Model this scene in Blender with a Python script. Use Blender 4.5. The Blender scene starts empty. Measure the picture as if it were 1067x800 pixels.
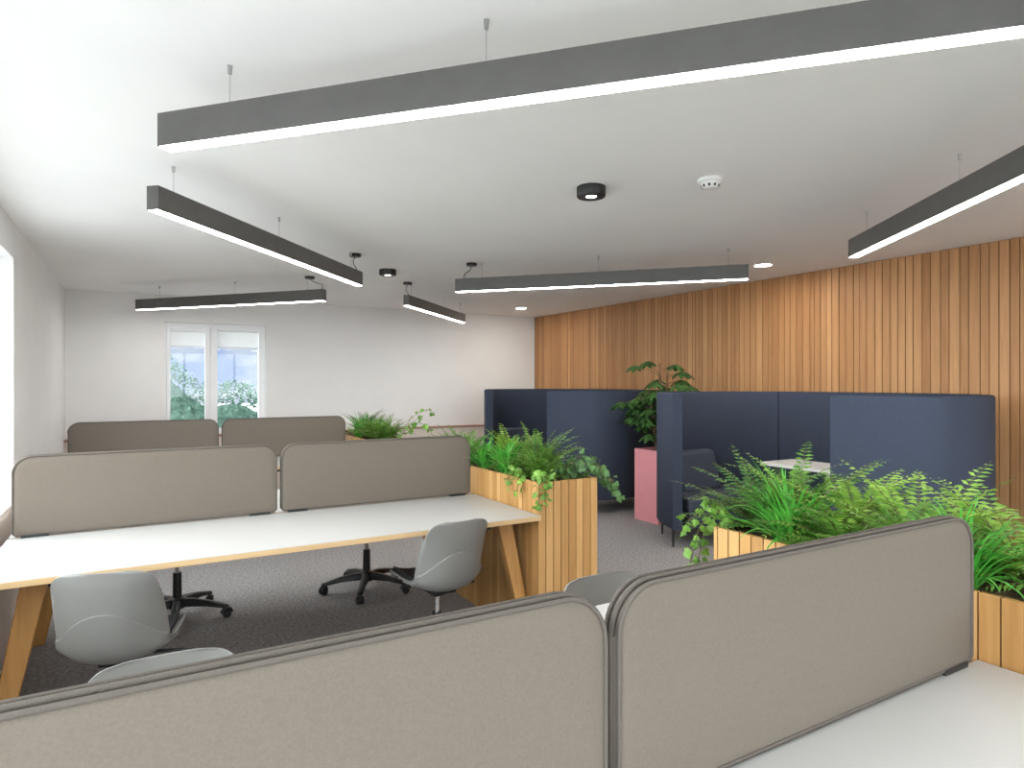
import bpy, bmesh, math, random
from mathutils import Vector, Matrix
R = math.radians
C = bpy.context.scene.collection
scene = bpy.context.scene

# ------------------------------------------------------------------ camera
cd = bpy.data.cameras.new('camera')
cam = bpy.data.objects.new('camera', cd); C.objects.link(cam)
cam.location = (0, 0, 1.47)
cam.rotation_euler = (R(90), 0, R(-30.24))
cd.sensor_width = 36.0; cd.lens = 36.0 * 668.0 / 1067.0
cd.shift_y = -0.8 / 1067.0
cd.clip_start = 0.05
scene.camera = cam

# ------------------------------------------------------------------ room measures (metres)
CEIL = 2.6
XL, XR, YB, YF = -0.757, 5.89, 9.33, -3.2      # inner faces of the walls
WT = 0.22                                       # wall thickness
LWY0, LWY1, LWZ0, LWZ1 = -2.6, 5.65, 0.80, 2.35 # long window in the left wall
FWX0, FWX1, FWZ0, FWZ1 = -.2, 5.5, .12, 2.45     # glazing added behind the camera to brighten the room
BWX0, BWX1, BWZ0, BWZ1 = 0.286, 1.517, 0.80, 2.26

# ------------------------------------------------------------------ light
SKY_SIDE, SKY_BACK, LAMP, SPOT, DOWN = 5.6, .60, 24.0, 30.0, 140.0
vs = scene.view_settings
scene.display_settings.display_device = 'sRGB'
vs.view_transform = 'Standard'; vs.look = 'None'; vs.gamma = 1.0; vs.use_curve_mapping = False
vs.exposure = 0.68
scene.cycles.max_bounces = 10; scene.cycles.diffuse_bounces = 6
scene.cycles.transparent_max_bounces = 12
scene.cycles.sample_clamp_indirect = 6.0
scene.cycles.use_denoising = True

world = bpy.data.worlds.new('sky'); scene.world = world; world.use_nodes = True
def build_world():
    nt = world.node_tree; N = nt.nodes; L = nt.links
    for n in list(N): N.remove(n)
    out = N.new('ShaderNodeOutputWorld'); bg = N.new('ShaderNodeBackground')
    tc = N.new('ShaderNodeTexCoord')
    sep = N.new('ShaderNodeSeparateXYZ'); L.new(tc.outputs['Generated'], sep.inputs[0])
    # blue sky with broken white cloud
    mp = N.new('ShaderNodeMapping'); mp.inputs['Scale'].default_value = (1, 1, 2.6)
    L.new(tc.outputs['Generated'], mp.inputs[0])
    nz = N.new('ShaderNodeTexNoise'); nz.inputs['Scale'].default_value = 9.0; nz.inputs['Detail'].default_value = 3
    L.new(mp.outputs[0], nz.inputs['Vector'])
    cr = N.new('ShaderNodeValToRGB'); cr.color_ramp.elements[0].position = .44; cr.color_ramp.elements[1].position = .68
    cr.color_ramp.elements[0].color = (.42, .52, .85, 1); cr.color_ramp.elements[1].color = (.92, .95, 1, 1)
    L.new(nz.outputs['Fac'], cr.inputs[0])
    # bright hazy half of the sky to the west and south
    mr = N.new('ShaderNodeMapRange'); mr.interpolation_type = 'SMOOTHSTEP'
    mr.inputs['From Min'].default_value = .05; mr.inputs['From Max'].default_value = -.55
    mn = N.new('ShaderNodeMath'); mn.operation = 'MINIMUM'; L.new(sep.outputs[0], mn.inputs[0]); L.new(sep.outputs[1], mn.inputs[1])
    L.new(mn.outputs[0], mr.inputs['Value'])
    mc = N.new('ShaderNodeMix'); mc.data_type = 'RGBA'
    L.new(mr.outputs[0], mc.inputs['Factor']); L.new(cr.outputs[0], mc.inputs[6]); mc.inputs[7].default_value = (.93, .96, 1, 1)
    ms = N.new('ShaderNodeMapRange'); ms.inputs['To Min'].default_value = SKY_BACK; ms.inputs['To Max'].default_value = SKY_SIDE
    L.new(mr.outputs[0], ms.inputs['Value'])
    L.new(mc.outputs[2], bg.inputs['Color']); L.new(ms.outputs[0], bg.inputs['Strength'])
    L.new(bg.outputs[0], out.inputs[0])
build_world()

def portal(loc, rot, sx, sy):
    l = bpy.data.lights.new('window_portal', 'AREA'); l.shape = 'RECTANGLE'; l.size = sx; l.size_y = sy
    l.cycles.is_portal = True
    o = bpy.data.objects.new('window_portal', l); C.objects.link(o); o.location = loc; o.rotation_euler = rot
    o['kind'] = 'helper'
portal((XL - WT - .02, (LWY0 + LWY1) / 2, (LWZ0 + LWZ1) / 2), (0, R(-90), 0), LWZ1 - LWZ0, LWY1 - LWY0)
portal(((FWX0 + FWX1) / 2, YF - WT - .02, (FWZ0 + FWZ1) / 2), (R(90), 0, 0), FWX1 - FWX0, FWZ1 - FWZ0)
portal(((BWX0 + BWX1) / 2, YB + WT + .02, (BWZ0 + BWZ1) / 2), (R(-90), 0, 0), BWX1 - BWX0, BWZ1 - BWZ0)

# ------------------------------------------------------------------ materials
def nodes_of(name):
    m = bpy.data.materials.new(name); m.use_nodes = True
    nt = m.node_tree; b = nt.nodes['Principled BSDF']
    return m, nt, b
def col(c): return (c[0], c[1], c[2], 1)
def mat(name, c, rough=.5, metal=0, noise=None, bump=None, spec=.5, coord='Object', c2=None, sheen=0):
    """plain surface with a fine procedural mottling: noise=(scale, amount), bump=(scale, strength)"""
    m, nt, b = nodes_of(name); N = nt.nodes; L = nt.links
    b.inputs['Base Color'].default_value = col(c); b.inputs['Roughness'].default_value = rough
    b.inputs['Metallic'].default_value = metal; b.inputs['Specular IOR Level'].default_value = spec
    if sheen: b.inputs['Sheen Weight'].default_value = sheen
    tc = N.new('ShaderNodeTexCoord')
    if noise:
        nz = N.new('ShaderNodeTexNoise'); nz.inputs['Scale'].default_value = noise[0]; nz.inputs['Detail'].default_value = 4
        L.new(tc.outputs[coord], nz.inputs['Vector'])
        mx = N.new('ShaderNodeMix'); mx.data_type = 'RGBA'
        k = noise[1]; cc = c2 or [v * (1 - k) for v in c]
        mx.inputs[6].default_value = col(cc); mx.inputs[7].default_value = col([min(1, v * (1 + k)) for v in c])
        mp = N.new('ShaderNodeMapRange'); mp.inputs['From Min'].default_value = .3; mp.inputs['From Max'].default_value = .7
        L.new(nz.outputs['Fac'], mp.inputs['Value']); L.new(mp.outputs[0], mx.inputs['Factor'])
        L.new(mx.outputs[2], b.inputs['Base Color'])
    if bump:
        nb = N.new('ShaderNodeTexNoise'); nb.inputs['Scale'].default_value = bump[0]; nb.inputs['Detail'].default_value = 3
        L.new(tc.outputs[coord], nb.inputs['Vector'])
        bp = N.new('ShaderNodeBump'); bp.inputs['Strength'].default_value = bump[1]; bp.inputs['Distance'].default_value = .004
        L.new(nb.outputs['Fac'], bp.inputs['Height']); L.new(bp.outputs[0], b.inputs['Normal'])
    return m
def wood(name, dark, light, axis='z', rough=.5, island=.6, grain=1.0):
    """grain stretched along an axis, tone differing from board to board"""
    m, nt, b = nodes_of(name); N = nt.nodes; L = nt.links
    tc = N.new('ShaderNodeTexCoord'); geo = N.new('ShaderNodeNewGeometry')
    off = N.new('ShaderNodeVectorMath'); off.operation = 'MULTIPLY_ADD'
    cmb = N.new('ShaderNodeCombineXYZ')
    for i in range(3): L.new(geo.outputs['Random Per Island'], cmb.inputs[i])
    L.new(cmb.outputs[0], off.inputs[0]); off.inputs[1].default_value = (7, 13, 5); L.new(tc.outputs['Object'], off.inputs[2])
    mp = N.new('ShaderNodeMapping')
    s = [28 * grain, 28 * grain, 28 * grain]; s['xyz'.index(axis)] = 1.6
    mp.inputs['Scale'].default_value = s; L.new(off.outputs[0], mp.inputs[0])
    nz = N.new('ShaderNodeTexNoise'); nz.inputs['Scale'].default_value = 1.6; nz.inputs['Detail'].default_value = 6; nz.inputs['Distortion'].default_value = .4
    L.new(mp.outputs[0], nz.inputs['Vector'])
    a = N.new('ShaderNodeMath'); a.operation = 'MULTIPLY_ADD'; L.new(geo.outputs['Random Per Island'], a.inputs[0]); a.inputs[1].default_value = island
    a2 = N.new('ShaderNodeMath'); a2.operation = 'MULTIPLY'; L.new(nz.outputs['Fac'], a2.inputs[0]); a2.inputs[1].default_value = 1 - island * .6
    L.new(a2.outputs[0], a.inputs[2])
    cr = N.new('ShaderNodeValToRGB'); cr.color_ramp.elements[0].position = .12; cr.color_ramp.elements[1].position = .95
    cr.color_ramp.elements[0].color = col(dark); cr.color_ramp.elements[1].color = col(light)
    L.new(a.outputs[0], cr.inputs[0]); L.new(cr.outputs[0], b.inputs['Base Color'])
    b.inputs['Roughness'].default_value = rough; b.inputs['Specular IOR Level'].default_value = .35
    bp = N.new('ShaderNodeBump'); bp.inputs['Strength'].default_value = .12; bp.inputs['Distance'].default_value = .002
    L.new(nz.outputs['Fac'], bp.inputs['Height']); L.new(bp.outputs[0], b.inputs['Normal'])
    return m
def leaf(name, dark, light, transl=.25, rough=.42):
    m, nt, b = nodes_of(name); N = nt.nodes; L = nt.links
    tc = N.new('ShaderNodeTexCoord'); geo = N.new('ShaderNodeNewGeometry')
    nz = N.new('ShaderNodeTexNoise'); nz.inputs['Scale'].default_value = 9; L.new(tc.outputs['Object'], nz.inputs['Vector'])
    a = N.new('ShaderNodeMath'); a.operation = 'MULTIPLY_ADD'; L.new(geo.outputs['Random Per Island'], a.inputs[0]); a.inputs[1].default_value = .35
    s = N.new('ShaderNodeMath'); s.operation = 'MULTIPLY_ADD'; L.new(nz.outputs['Fac'], s.inputs[0]); s.inputs[1].default_value = 1.5; s.inputs[2].default_value = -.42
    L.new(s.outputs[0], a.inputs[2])
    cr = N.new('ShaderNodeValToRGB'); cr.color_ramp.elements[0].color = col(dark); cr.color_ramp.elements[1].color = col(light)
    L.new(a.outputs[0], cr.inputs[0]); L.new(cr.outputs[0], b.inputs['Base Color'])
    b.inputs['Roughness'].default_value = rough; b.inputs['Specular IOR Level'].default_value = .4
    tr = N.new('ShaderNodeBsdfTranslucent'); L.new(cr.outputs[0], tr.inputs['Color'])
    mx = N.new('ShaderNodeMixShader'); mx.inputs[0].default_value = transl
    L.new(b.outputs[0], mx.inputs[1]); L.new(tr.outputs[0], mx.inputs[2]); L.new(mx.outputs[0], nt.nodes['Material Output'].inputs[0])
    return m
def glow(name, c, strength):
    m, nt, b = nodes_of(name)
    b.inputs['Base Color'].default_value = (.9, .9, .9, 1)
    b.inputs['Emission Color'].default_value = col(c); b.inputs['Emission Strength'].default_value = strength
    return m
def glass(name):
    m = bpy.data.materials.new(name); m.use_nodes = True; nt = m.node_tree
    nt.nodes.remove(nt.nodes['Principled BSDF'])
    t = nt.nodes.new('ShaderNodeBsdfTransparent'); t.inputs[0].default_value = (.96, .99, .985, 1)
    g = nt.nodes.new('ShaderNodeBsdfGlossy'); g.inputs['Roughness'].default_value = .02
    x = nt.nodes.new('ShaderNodeMixShader'); x.inputs[0].default_value = .02
    nt.links.new(t.outputs[0], x.inputs[1]); nt.links.new(g.outputs[0], x.inputs[2]); nt.links.new(x.outputs[0], nt.nodes['Material Output'].inputs[0])
    return m
M = dict(
    plaster=mat('plaster', (.85, .845, .835), .9, noise=(3, .015), bump=(160, .08)),
    ceiling=mat('ceiling_paint', (.89, .885, .87), .9, noise=(2, .012), bump=(140, .06)),
    carpet=mat('carpet', (.33, .315, .315), 1, noise=(55, .35), bump=(260, .9), spec=.1),
    upvc=mat('white_upvc', (.86, .87, .88), .3, noise=(5, .01)),
    ledge=mat('ledge_laminate', (.72, .64, .58), .45, noise=(6, .06)),
    ledge_edge=mat('ledge_edge', (.36, .20, .15), .35, noise=(9, .12)),
    cladding=wood('cedar_cladding', (.31, .135, .048), (.60, .33, .15), 'z', .5, .5),
    backing=mat('dark_backing', (.05, .03, .02), .9, noise=(8, .2)),
    slat=wood('planter_slats', (.35, .165, .045), (.63, .37, .145), 'z', .5, .55),
    oak=wood('oak', (.36, .165, .045), (.62, .34, .115), 'z', .45, .2),
    ply=wood('ply_edge', (.46, .29, .13), (.74, .54, .31), 'x', .5, .2),
    laminate=mat('white_laminate', (.50, .49, .475), .38, noise=(4, .012)),
    table_white=mat('white_table_laminate', (.84, .84, .83), .35, noise=(4, .012)),
    felt=mat('taupe_felt', (.160, .134, .111), .95, noise=(260, .07), bump=(700, .18), spec=.15),
    piping=mat('taupe_piping', (.115, .099, .085), .9, noise=(400, .06), bump=(300, .4), spec=.2),
    shell=mat('grey_plastic', (.205, .202, .192), .5, noise=(5, .02)),
    pad=mat('black_seat_pad', (.02, .018, .02), .8, noise=(60, .3), bump=(300, .4)),
    black=mat('black_plastic', (.012, .012, .013), .4, noise=(12, .2)),
    chrome=mat('chrome', (.75, .75, .76), .12, 1, noise=(5, .02)),
    steel=mat('brushed_steel', (.45, .45, .45), .35, 1, noise=(40, .08)),
    housing=mat('graphite_metal', (.105, .101, .095), .55, .0, noise=(14, .06)),
    navy=mat('navy_wool', (.047, .058, .088), .9, noise=(70, .07), bump=(500, .2), spec=.2),
    navy_seat=mat('navy_seat_wool', (.056, .067, .096), .75, noise=(70, .07), bump=(500, .2), spec=.3),
    pink=mat('pink_powder_coat', (.72, .29, .32), .5, noise=(6, .03)),
    soil=mat('bark_soil', (.10, .065, .03), 1, noise=(45, .6), bump=(70, 1.0), c2=(.035, .022, .012)),
    white=mat('white_plastic', (.82, .82, .80), .35, noise=(6, .01)),
    slot=mat('dark_slot', (.02, .02, .02), .6, noise=(6, .1)),
    blind=leaf('white_blind', (.86, .86, .85), (.9, .9, .89), .5, .9),
    diffuser=glow('lamp_diffuser', (1, .975, .94), LAMP),
    lens=glow('spot_lens', (1, .93, .82), SPOT),
    down_lens=glow('downlight_lens', (1, .90, .78), DOWN),
    glass=glass('window_glass'),
    fern=leaf('fern_leaf', (.03, .11, .014), (.24, .48, .075)),
    fern_lime=leaf('lime_fern_leaf', (.07, .20, .02), (.40, .62, .10)),
    fern_dark=leaf('dark_fern_leaf', (.018, .07, .016), (.13, .31, .07)),
    grass=leaf('grass_blade', (.03, .24, .025), (.20, .68, .10), .3),
    ivy=leaf('ivy_leaf', (.05, .17, .02), (.33, .58, .10), .2),
    ivy_dark=leaf('dark_ivy_leaf', (.018, .065, .018), (.13, .27, .08), .15),
    tree_leaf=leaf('umbrella_leaf', (.012, .040, .012), (.10, .23, .06), .15, .35),
    stem=mat('plant_stem', (.12, .10, .03), .7, noise=(30, .2)),
    bark=mat('trunk_bark', (.16, .09, .045), .85, noise=(30, .3), bump=(60, .5)),
    hedge=leaf('hedge_leaf', (.02, .05, .036), (.15, .26, .19), .3, .6),
    paving=mat('paving', (.50, .49, .48), .9, noise=(3, .12)),
)

# ------------------------------------------------------------------ helpers
class MB:
    def __init__(s): s.v = []; s.f = []
    def add(s, vs_, fs_):
        o = len(s.v); s.v += [tuple(p) for p in vs_]; s.f += [tuple(i + o for i in f) for f in fs_]; return s
    def box(s, x0, x1, y0, y1, z0, z1):
        return s.add([(x0, y0, z0), (x1, y0, z0), (x1, y1, z0), (x0, y1, z0), (x0, y0, z1), (x1, y0, z1), (x1, y1, z1), (x0, y1, z1)],
                     [(0, 3, 2, 1), (4, 5, 6, 7), (0, 1, 5, 4), (1, 2, 6, 5), (2, 3, 7, 6), (3, 0, 4, 7)])
    def hexa(s, bottom, top):
        return s.add(list(bottom) + list(top), [(0, 3, 2, 1), (4, 5, 6, 7), (0, 1, 5, 4), (1, 2, 6, 5), (2, 3, 7, 6), (3, 0, 4, 7)])
    def prism(s, pts, z0, z1):
        n = len(pts)
        return s.add([(x, y, z0) for x, y in pts] + [(x, y, z1) for x, y in pts],
                     [tuple(range(n))[::-1], tuple(range(n, 2 * n))] + [(i, (i + 1) % n, n + (i + 1) % n, n + i) for i in range(n)])
    def tube(s, path, r, n=8, close=False):
        path = [Vector(p) for p in path]; m = len(path); rings = []; up = None
        for i, p in enumerate(path):
            a = path[(i - 1) % m] if (close or i > 0) else p; b = path[(i + 1) % m] if (close or i < m - 1) else p
            t = (b - a).normalized()
            if up is None:
                up = Vector((0, 0, 1)) if abs(t.z) < .9 else Vector((1, 0, 0))
            u = (up - t * up.dot(t)).normalized(); up = u; w = t.cross(u)
            rr = r(i / (m - 1)) if callable(r) else r
            rings.append([p + (u * math.cos(2 * math.pi * k / n) + w * math.sin(2 * math.pi * k / n)) * rr for k in range(n)])
        vs_ = [q for g in rings for q in g]; fs_ = []
        for i in range(m if close else m - 1):
            j = (i + 1) % m
            for k in range(n): fs_.append((i * n + k, i * n + (k + 1) % n, j * n + (k + 1) % n, j * n + k))
        if not close: fs_ += [tuple(range(n))[::-1], tuple((m - 1) * n + k for k in range(n))]
        return s.add(vs_, fs_)
    def cyl(s, p0, p1, r0, r1=None, n=20):
        r1 = r0 if r1 is None else r1
        return s.tube([p0, p1], lambda t: r0 + (r1 - r0) * t, n)
    def lathe(s, prof, n=28, c=(0, 0)):
        m = len(prof); vs_ = [(c[0] + r * math.cos(2 * math.pi * k / n), c[1] + r * math.sin(2 * math.pi * k / n), z) for r, z in prof for k in range(n)]
        fs_ = [(i * n + k, i * n + (k + 1) % n, (i + 1) * n + (k + 1) % n, (i + 1) * n + k) for i in range(m - 1) for k in range(n)]
        fs_ += [tuple(range(n))[::-1], tuple((m - 1) * n + k for k in range(n))]
        return s.add(vs_, fs_)
    def build(s, name, m, parent=None, world=False, bevel=0, seg=2, smooth=True, angle=40, sub=0, fix=True):
        vs_ = s.v
        if world and parent is not None:
            inv = parent.matrix_basis.inverted(); vs_ = [tuple(inv @ Vector(p)) for p in vs_]
        me = bpy.data.meshes.new(name); me.from_pydata(vs_, [], s.f)
        if fix:
            bm = bmesh.new(); bm.from_mesh(me); bmesh.ops.recalc_face_normals(bm, faces=bm.faces); bm.to_mesh(me); bm.free()
        me.materials.append(m)
        if smooth:
            me.shade_smooth()
            me.set_sharp_from_angle(angle=R(angle))
        o = bpy.data.objects.new(name, me); C.objects.link(o)
        if parent is not None: o.parent = parent
        if bevel:
            b = o.modifiers.new('bevel', 'BEVEL'); b.width = bevel; b.segments = seg; b.limit_method = 'ANGLE'; b.angle_limit = R(30); b.harden_normals = True
        if sub:
            q = o.modifiers.new('subsurf', 'SUBSURF'); q.levels = sub; q.render_levels = sub
        return o

def tag(o, label, cat, group=None):
    o['label'] = label; o['category'] = cat
    if group: o['group'] = group
    return o
def thing(name, label, cat, loc=(0, 0, 0), rz=0, group=None):
    o = bpy.data.objects.new(name, None); C.objects.link(o); o.empty_display_size = .1
    o.location = loc; o.rotation_euler = (0, 0, rz)
    o.matrix_basis = Matrix.Translation(Vector(loc)) @ Matrix.Rotation(rz, 4, 'Z')
    return tag(o, label, cat, group)
def struct(o):
    o['kind'] = 'structure'; return o
def copy_tree(o, parent=None):
    c = o.copy(); C.objects.link(c)
    if parent is not None: c.parent = parent
    for ch in list(o.children): copy_tree(ch, c)
    return c
def catmull(pts, per=8):
    P = [Vector(p) for p in pts]; out = []
    for i in range(len(P) - 1):
        a = P[i - 1] if i > 0 else P[0] * 2 - P[1]; b = P[i]; c = P[i + 1]; d = P[i + 2] if i + 2 < len(P) else P[-1] * 2 - P[-2]
        for k in range(per):
            t = k / per
            out.append(.5 * ((2 * b) + (c - a) * t + (2 * a - 5 * b + 4 * c - d) * t * t + (3 * b - a - 3 * c + d) * t ** 3))
    out.append(P[-1]); return out

# ------------------------------------------------------------------ room shell
struct(MB().box(XL - WT, XR + WT, YF - WT, YB + WT, -.12, 0).build('floor', M['carpet']))
struct(MB().box(XL - WT, XR + WT, YF - WT, YB + WT, CEIL, CEIL + .15).build('ceiling', M['ceiling']))
w = MB()
w.box(XL - WT, XL, YF - WT, YB + WT, 0, LWZ0).box(XL - WT, XL, YF - WT, YB + WT, LWZ1, CEIL)
w.box(XL - WT, XL, LWY1, YB + WT, LWZ0, LWZ1).box(XL - WT, XL, YF - WT, LWY0, LWZ0, LWZ1)
struct(w.build('wall_left', M['plaster'], smooth=False))
w = MB()
w.box(XL, XR, YB, YB + WT, 0, BWZ0).box(XL, XR, YB, YB + WT, BWZ1, CEIL)
w.box(XL, BWX0, YB, YB + WT, BWZ0, BWZ1).box(BWX1, XR, YB, YB + WT, BWZ0, BWZ1)
struct(w.build('wall_back', M['plaster'], smooth=False))
w = MB()
w.box(XL, XR, YF - WT, YF, 0, FWZ0).box(XL, XR, YF - WT, YF, FWZ1, CEIL).box(XL, FWX0, YF - WT, YF, FWZ0, FWZ1).box(FWX1, XR, YF - WT, YF, FWZ0, FWZ1)
struct(w.build('wall_front', M['plaster'], smooth=False))
# right wall: upright cedar boards of mixed widths over a dark backing
rw = struct(MB().box(XR + .018, XR + WT, YF - WT, YB + WT, 0, CEIL).build('wall_right', M['backing'], smooth=False))
rnd = random.Random(5); w = MB(); y = YF
while y < YB - .02:
    wd = rnd.choice((.048, .058, .066, .066, .074, .082)); y1 = min(y + wd, YB - .004)
    dx = rnd.uniform(-.0015, .0015)
    w.box(XR + dx, XR + .019, y, y1 - .0055, 0, CEIL - .002); y = y1
struct(w.build('cladding_boards', M['cladding'], rw, bevel=.0018, seg=1, smooth=False))

# ledge boxed along the left and back walls
lg = struct(MB().box(XL, XL + .155, YF, LWY1, 0, .775).box(XL, XR, YB - .155, YB, 0, .775).build('trim_1', M['ledge'], smooth=False))
struct(MB().box(XL - .13, XL + .17, LWY0, LWY1, .80, .818).box(XL, XL + .17, YF, LWY1 + .01, .775, .80).build('window_board', M['ledge'], lg, bevel=.003, smooth=False))
struct(MB().box(XL, XR, YB - .17, YB, .775, .80)
       .build('ledge_top', M['ledge_edge'], lg, bevel=.003, smooth=False))

# left window: long run of white frames, extended out of view for daylight
win = struct(MB().box(XL - .19, XL - .13, LWY0, LWY1, LWZ0 + .018, LWZ0 + .07).box(XL - .19, XL - .13, LWY0, LWY1, LWZ1 - .06, LWZ1)
             .box(XL - .19, XL - .13, LWY1 - .06, LWY1, LWZ0 + .07, LWZ1 - .06).box(XL - .19, XL - .13, LWY0, LWY0 + .06, LWZ0 + .07, LWZ1 - .06)
             .build('window_2', M['upvc'], bevel=.004, smooth=False))
for k in range(1, 6):
    yy = LWY0 + (LWY1 - LWY0) * k / 6
    struct(MB().box(XL - .188, XL - .132, yy - .035, yy + .035, LWZ0 + .07, LWZ1 - .06).build('mullion', M['upvc'], win, bevel=.004, smooth=False))
for k in range(6):
    y0 = LWY0 + (LWY1 - LWY0) * k / 6 + .03; y1 = LWY0 + (LWY1 - LWY0) * (k + 1) / 6 - .03
    struct(MB().box(XL - .164, XL - .158, y0, y1, LWZ0 + .06, LWZ1 - .05).build('pane', M['glass'], win, smooth=False))

# unseen glazing added behind the camera for more even daylight
yy0, yy1 = YF - .14, YF - .08
win = struct(MB().box(FWX0, FWX1, yy0, yy1, FWZ0, FWZ0 + .06).box(FWX0, FWX1, yy0, yy1, FWZ1 - .06, FWZ1).box(FWX0, FWX0 + .06, yy0, yy1, FWZ0 + .06, FWZ1 - .06).box(FWX1 - .06, FWX1, yy0, yy1, FWZ0 + .06, FWZ1 - .06)
             .build('added_window_3', M['upvc'], bevel=.004, smooth=False))
for k in range(4):
    x0 = FWX0 + (FWX1 - FWX0) * k / 4; x1 = FWX0 + (FWX1 - FWX0) * (k + 1) / 4
    if k: struct(MB().box(x0 - .03, x0 + .03, yy0 + .002, yy1 - .002, FWZ0 + .06, FWZ1 - .06).build('mullion', M['upvc'], win, smooth=False))
    struct(MB().box(x0 + .03, x1 - .03, YF - .113, YF - .107, FWZ0 + .05, FWZ1 - .05).build('pane', M['glass'], win, smooth=False))

# back window: fixed frame, opening casement on the left, fixed light on the right
yf = YB + .06
win = struct(MB().box(BWX0, BWX0 + .03, yf, yf + .07, BWZ0, BWZ1).box(BWX1 - .085, BWX1, yf, yf + .07, BWZ0, BWZ1)
             .box(BWX0 + .03, BWX1 - .085, yf, yf + .07, BWZ1 - .065, BWZ1).box(BWX0 + .03, BWX1 - .085, yf, yf + .07, BWZ0, BWZ0 + .08)
             .box(.825, .915, yf, yf + .07, BWZ0 + .08, BWZ1 - .065)
             .build('window_1', M['upvc'], bevel=.005, smooth=False))
cs = MB(); a0, a1, b0, b1 = BWX0 + .032, .823, BWZ0 + .082, BWZ1 - .02
cs.box(a0, a0 + .04, yf - .02, yf + .05, b0, b1).box(a1 - .06, a1, yf - .02, yf + .05, b0, b1).box(a0 + .04, a1 - .06, yf - .02, yf + .05, b1 - .07, b1).box(a0 + .04, a1 - .06, yf - .02, yf + .05, b0, b0 + .06)
cso = struct(cs.build('casement', M['upvc'], win, bevel=.005, smooth=False))
struct(MB().box(a1 - .045, a1 - .02, yf - .04, yf - .02, 1.30, 1.42).build('handle', M['upvc'], cso, bevel=.004))
struct(MB().box(a0 + .035, a1 - .055, yf + .02, yf + .026, b0 + .05, b1 - .06).build('pane', M['glass'], cso, smooth=False))
struct(MB().box(.91, BWX1 - .08, yf + .03, yf + .036, BWZ0 + .07, BWZ1 - .06).build('pane', M['glass'], win, smooth=False))
for x0, x1, bt, lab in ((a0 + .042, a1 - .062, BWZ1 - .093, 'short white roller blind in the left casement of the far window'), (.918, BWX1 - .088, BWZ1 - .068, 'short white roller blind in the right pane of the far window')):
    t = thing('roller_blind', lab, 'blind', ((x0 + x1) / 2, yf + .01, bt), 0, 'roller blinds in the far window')
    n = 24; mb = MB()
    MB().box(x0, x1, yf + .001, yf + .004, 1.955, bt - .004).build('fabric', M['blind'], t, True, smooth=False)
    MB().box(x0, x1, yf - .004, yf + .008, 1.94, 1.956).build('hem_bar', M['steel'], t, True, bevel=.002)
    MB().cyl((x0, yf + .001, bt - .015), (x1, yf + .001, bt - .015), .014).build('roller', M['white'], t, True)

# outside: paving kept pale to bounce daylight indoors, and a clipped hedge
struct(MB().box(-40, 40, YB + WT + .02, 60, -.4, -.3).box(-40, XL - WT - .02, -40, YB + WT + .02, -.4, -.3).box(XL - WT - .02, 40, -40, YF - WT - .02, -.4, -.3).build('ground', M['paving'], smooth=False))
def hedge():
    rn = random.Random(3); mb = MB()
    t = thing('hedge', 'leafy green hedge outside the far window', 'hedge', (1.2, 14.2, -.3))
    for k in range(11000):
        x = rn.uniform(-4.5, 7.5); top = 1.56 + .30 * math.sin(x * 1.7 + 1) + .16 * math.sin(x * 4.3)
        z = rn.uniform(-.3, top) if k % 3 else top - abs(rn.gauss(0, .26)); y = 13.6 + rn.random() ** 2 * 1.0 + max(0, z - 1.1) * .5
        a = Vector((rn.uniform(-1, 1), rn.uniform(-1, .3), rn.uniform(-.6, 1))).normalized(); b = a.cross(Vector((rn.random(), rn.random(), rn.random()))).normalized()
        l = rn.uniform(.05, .11); p = Vector((x, y, z)); q = a.cross(b)
        mb.add([p, p + a * l * .5 + b * l * .28, p + a * l + q * l * .1, p + a * l * .5 - b * l * .28], [(0, 1, 2, 3)])
    mb.build('foliage', M['hedge'], t, True, smooth=False, fix=False)
    core = MB(); nx = 60
    pts = []
    for i in range(nx + 1):
        x = -4.6 + 12.2 * i / nx; top = 1.12 + .30 * math.sin(x * 1.7 + 1) + .16 * math.sin(x * 4.3)
        pts.append((x, top))
    vs_ = []; fs_ = []
    for i, (x, top) in enumerate(pts): vs_ += [(x, 13.9, -.3), (x, 13.95, top - .25), (x, 14.3, top), (x, 15, top - .1), (x, 15, -.3)]
    for i in range(nx):
        for k in range(5): fs_.append((i * 5 + k, i * 5 + (k + 1) % 5, i * 5 + 5 + (k + 1) % 5, i * 5 + 5 + k))
    core.add(vs_, fs_).build('branches', M['hedge'], t, True)
hedge()

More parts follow.
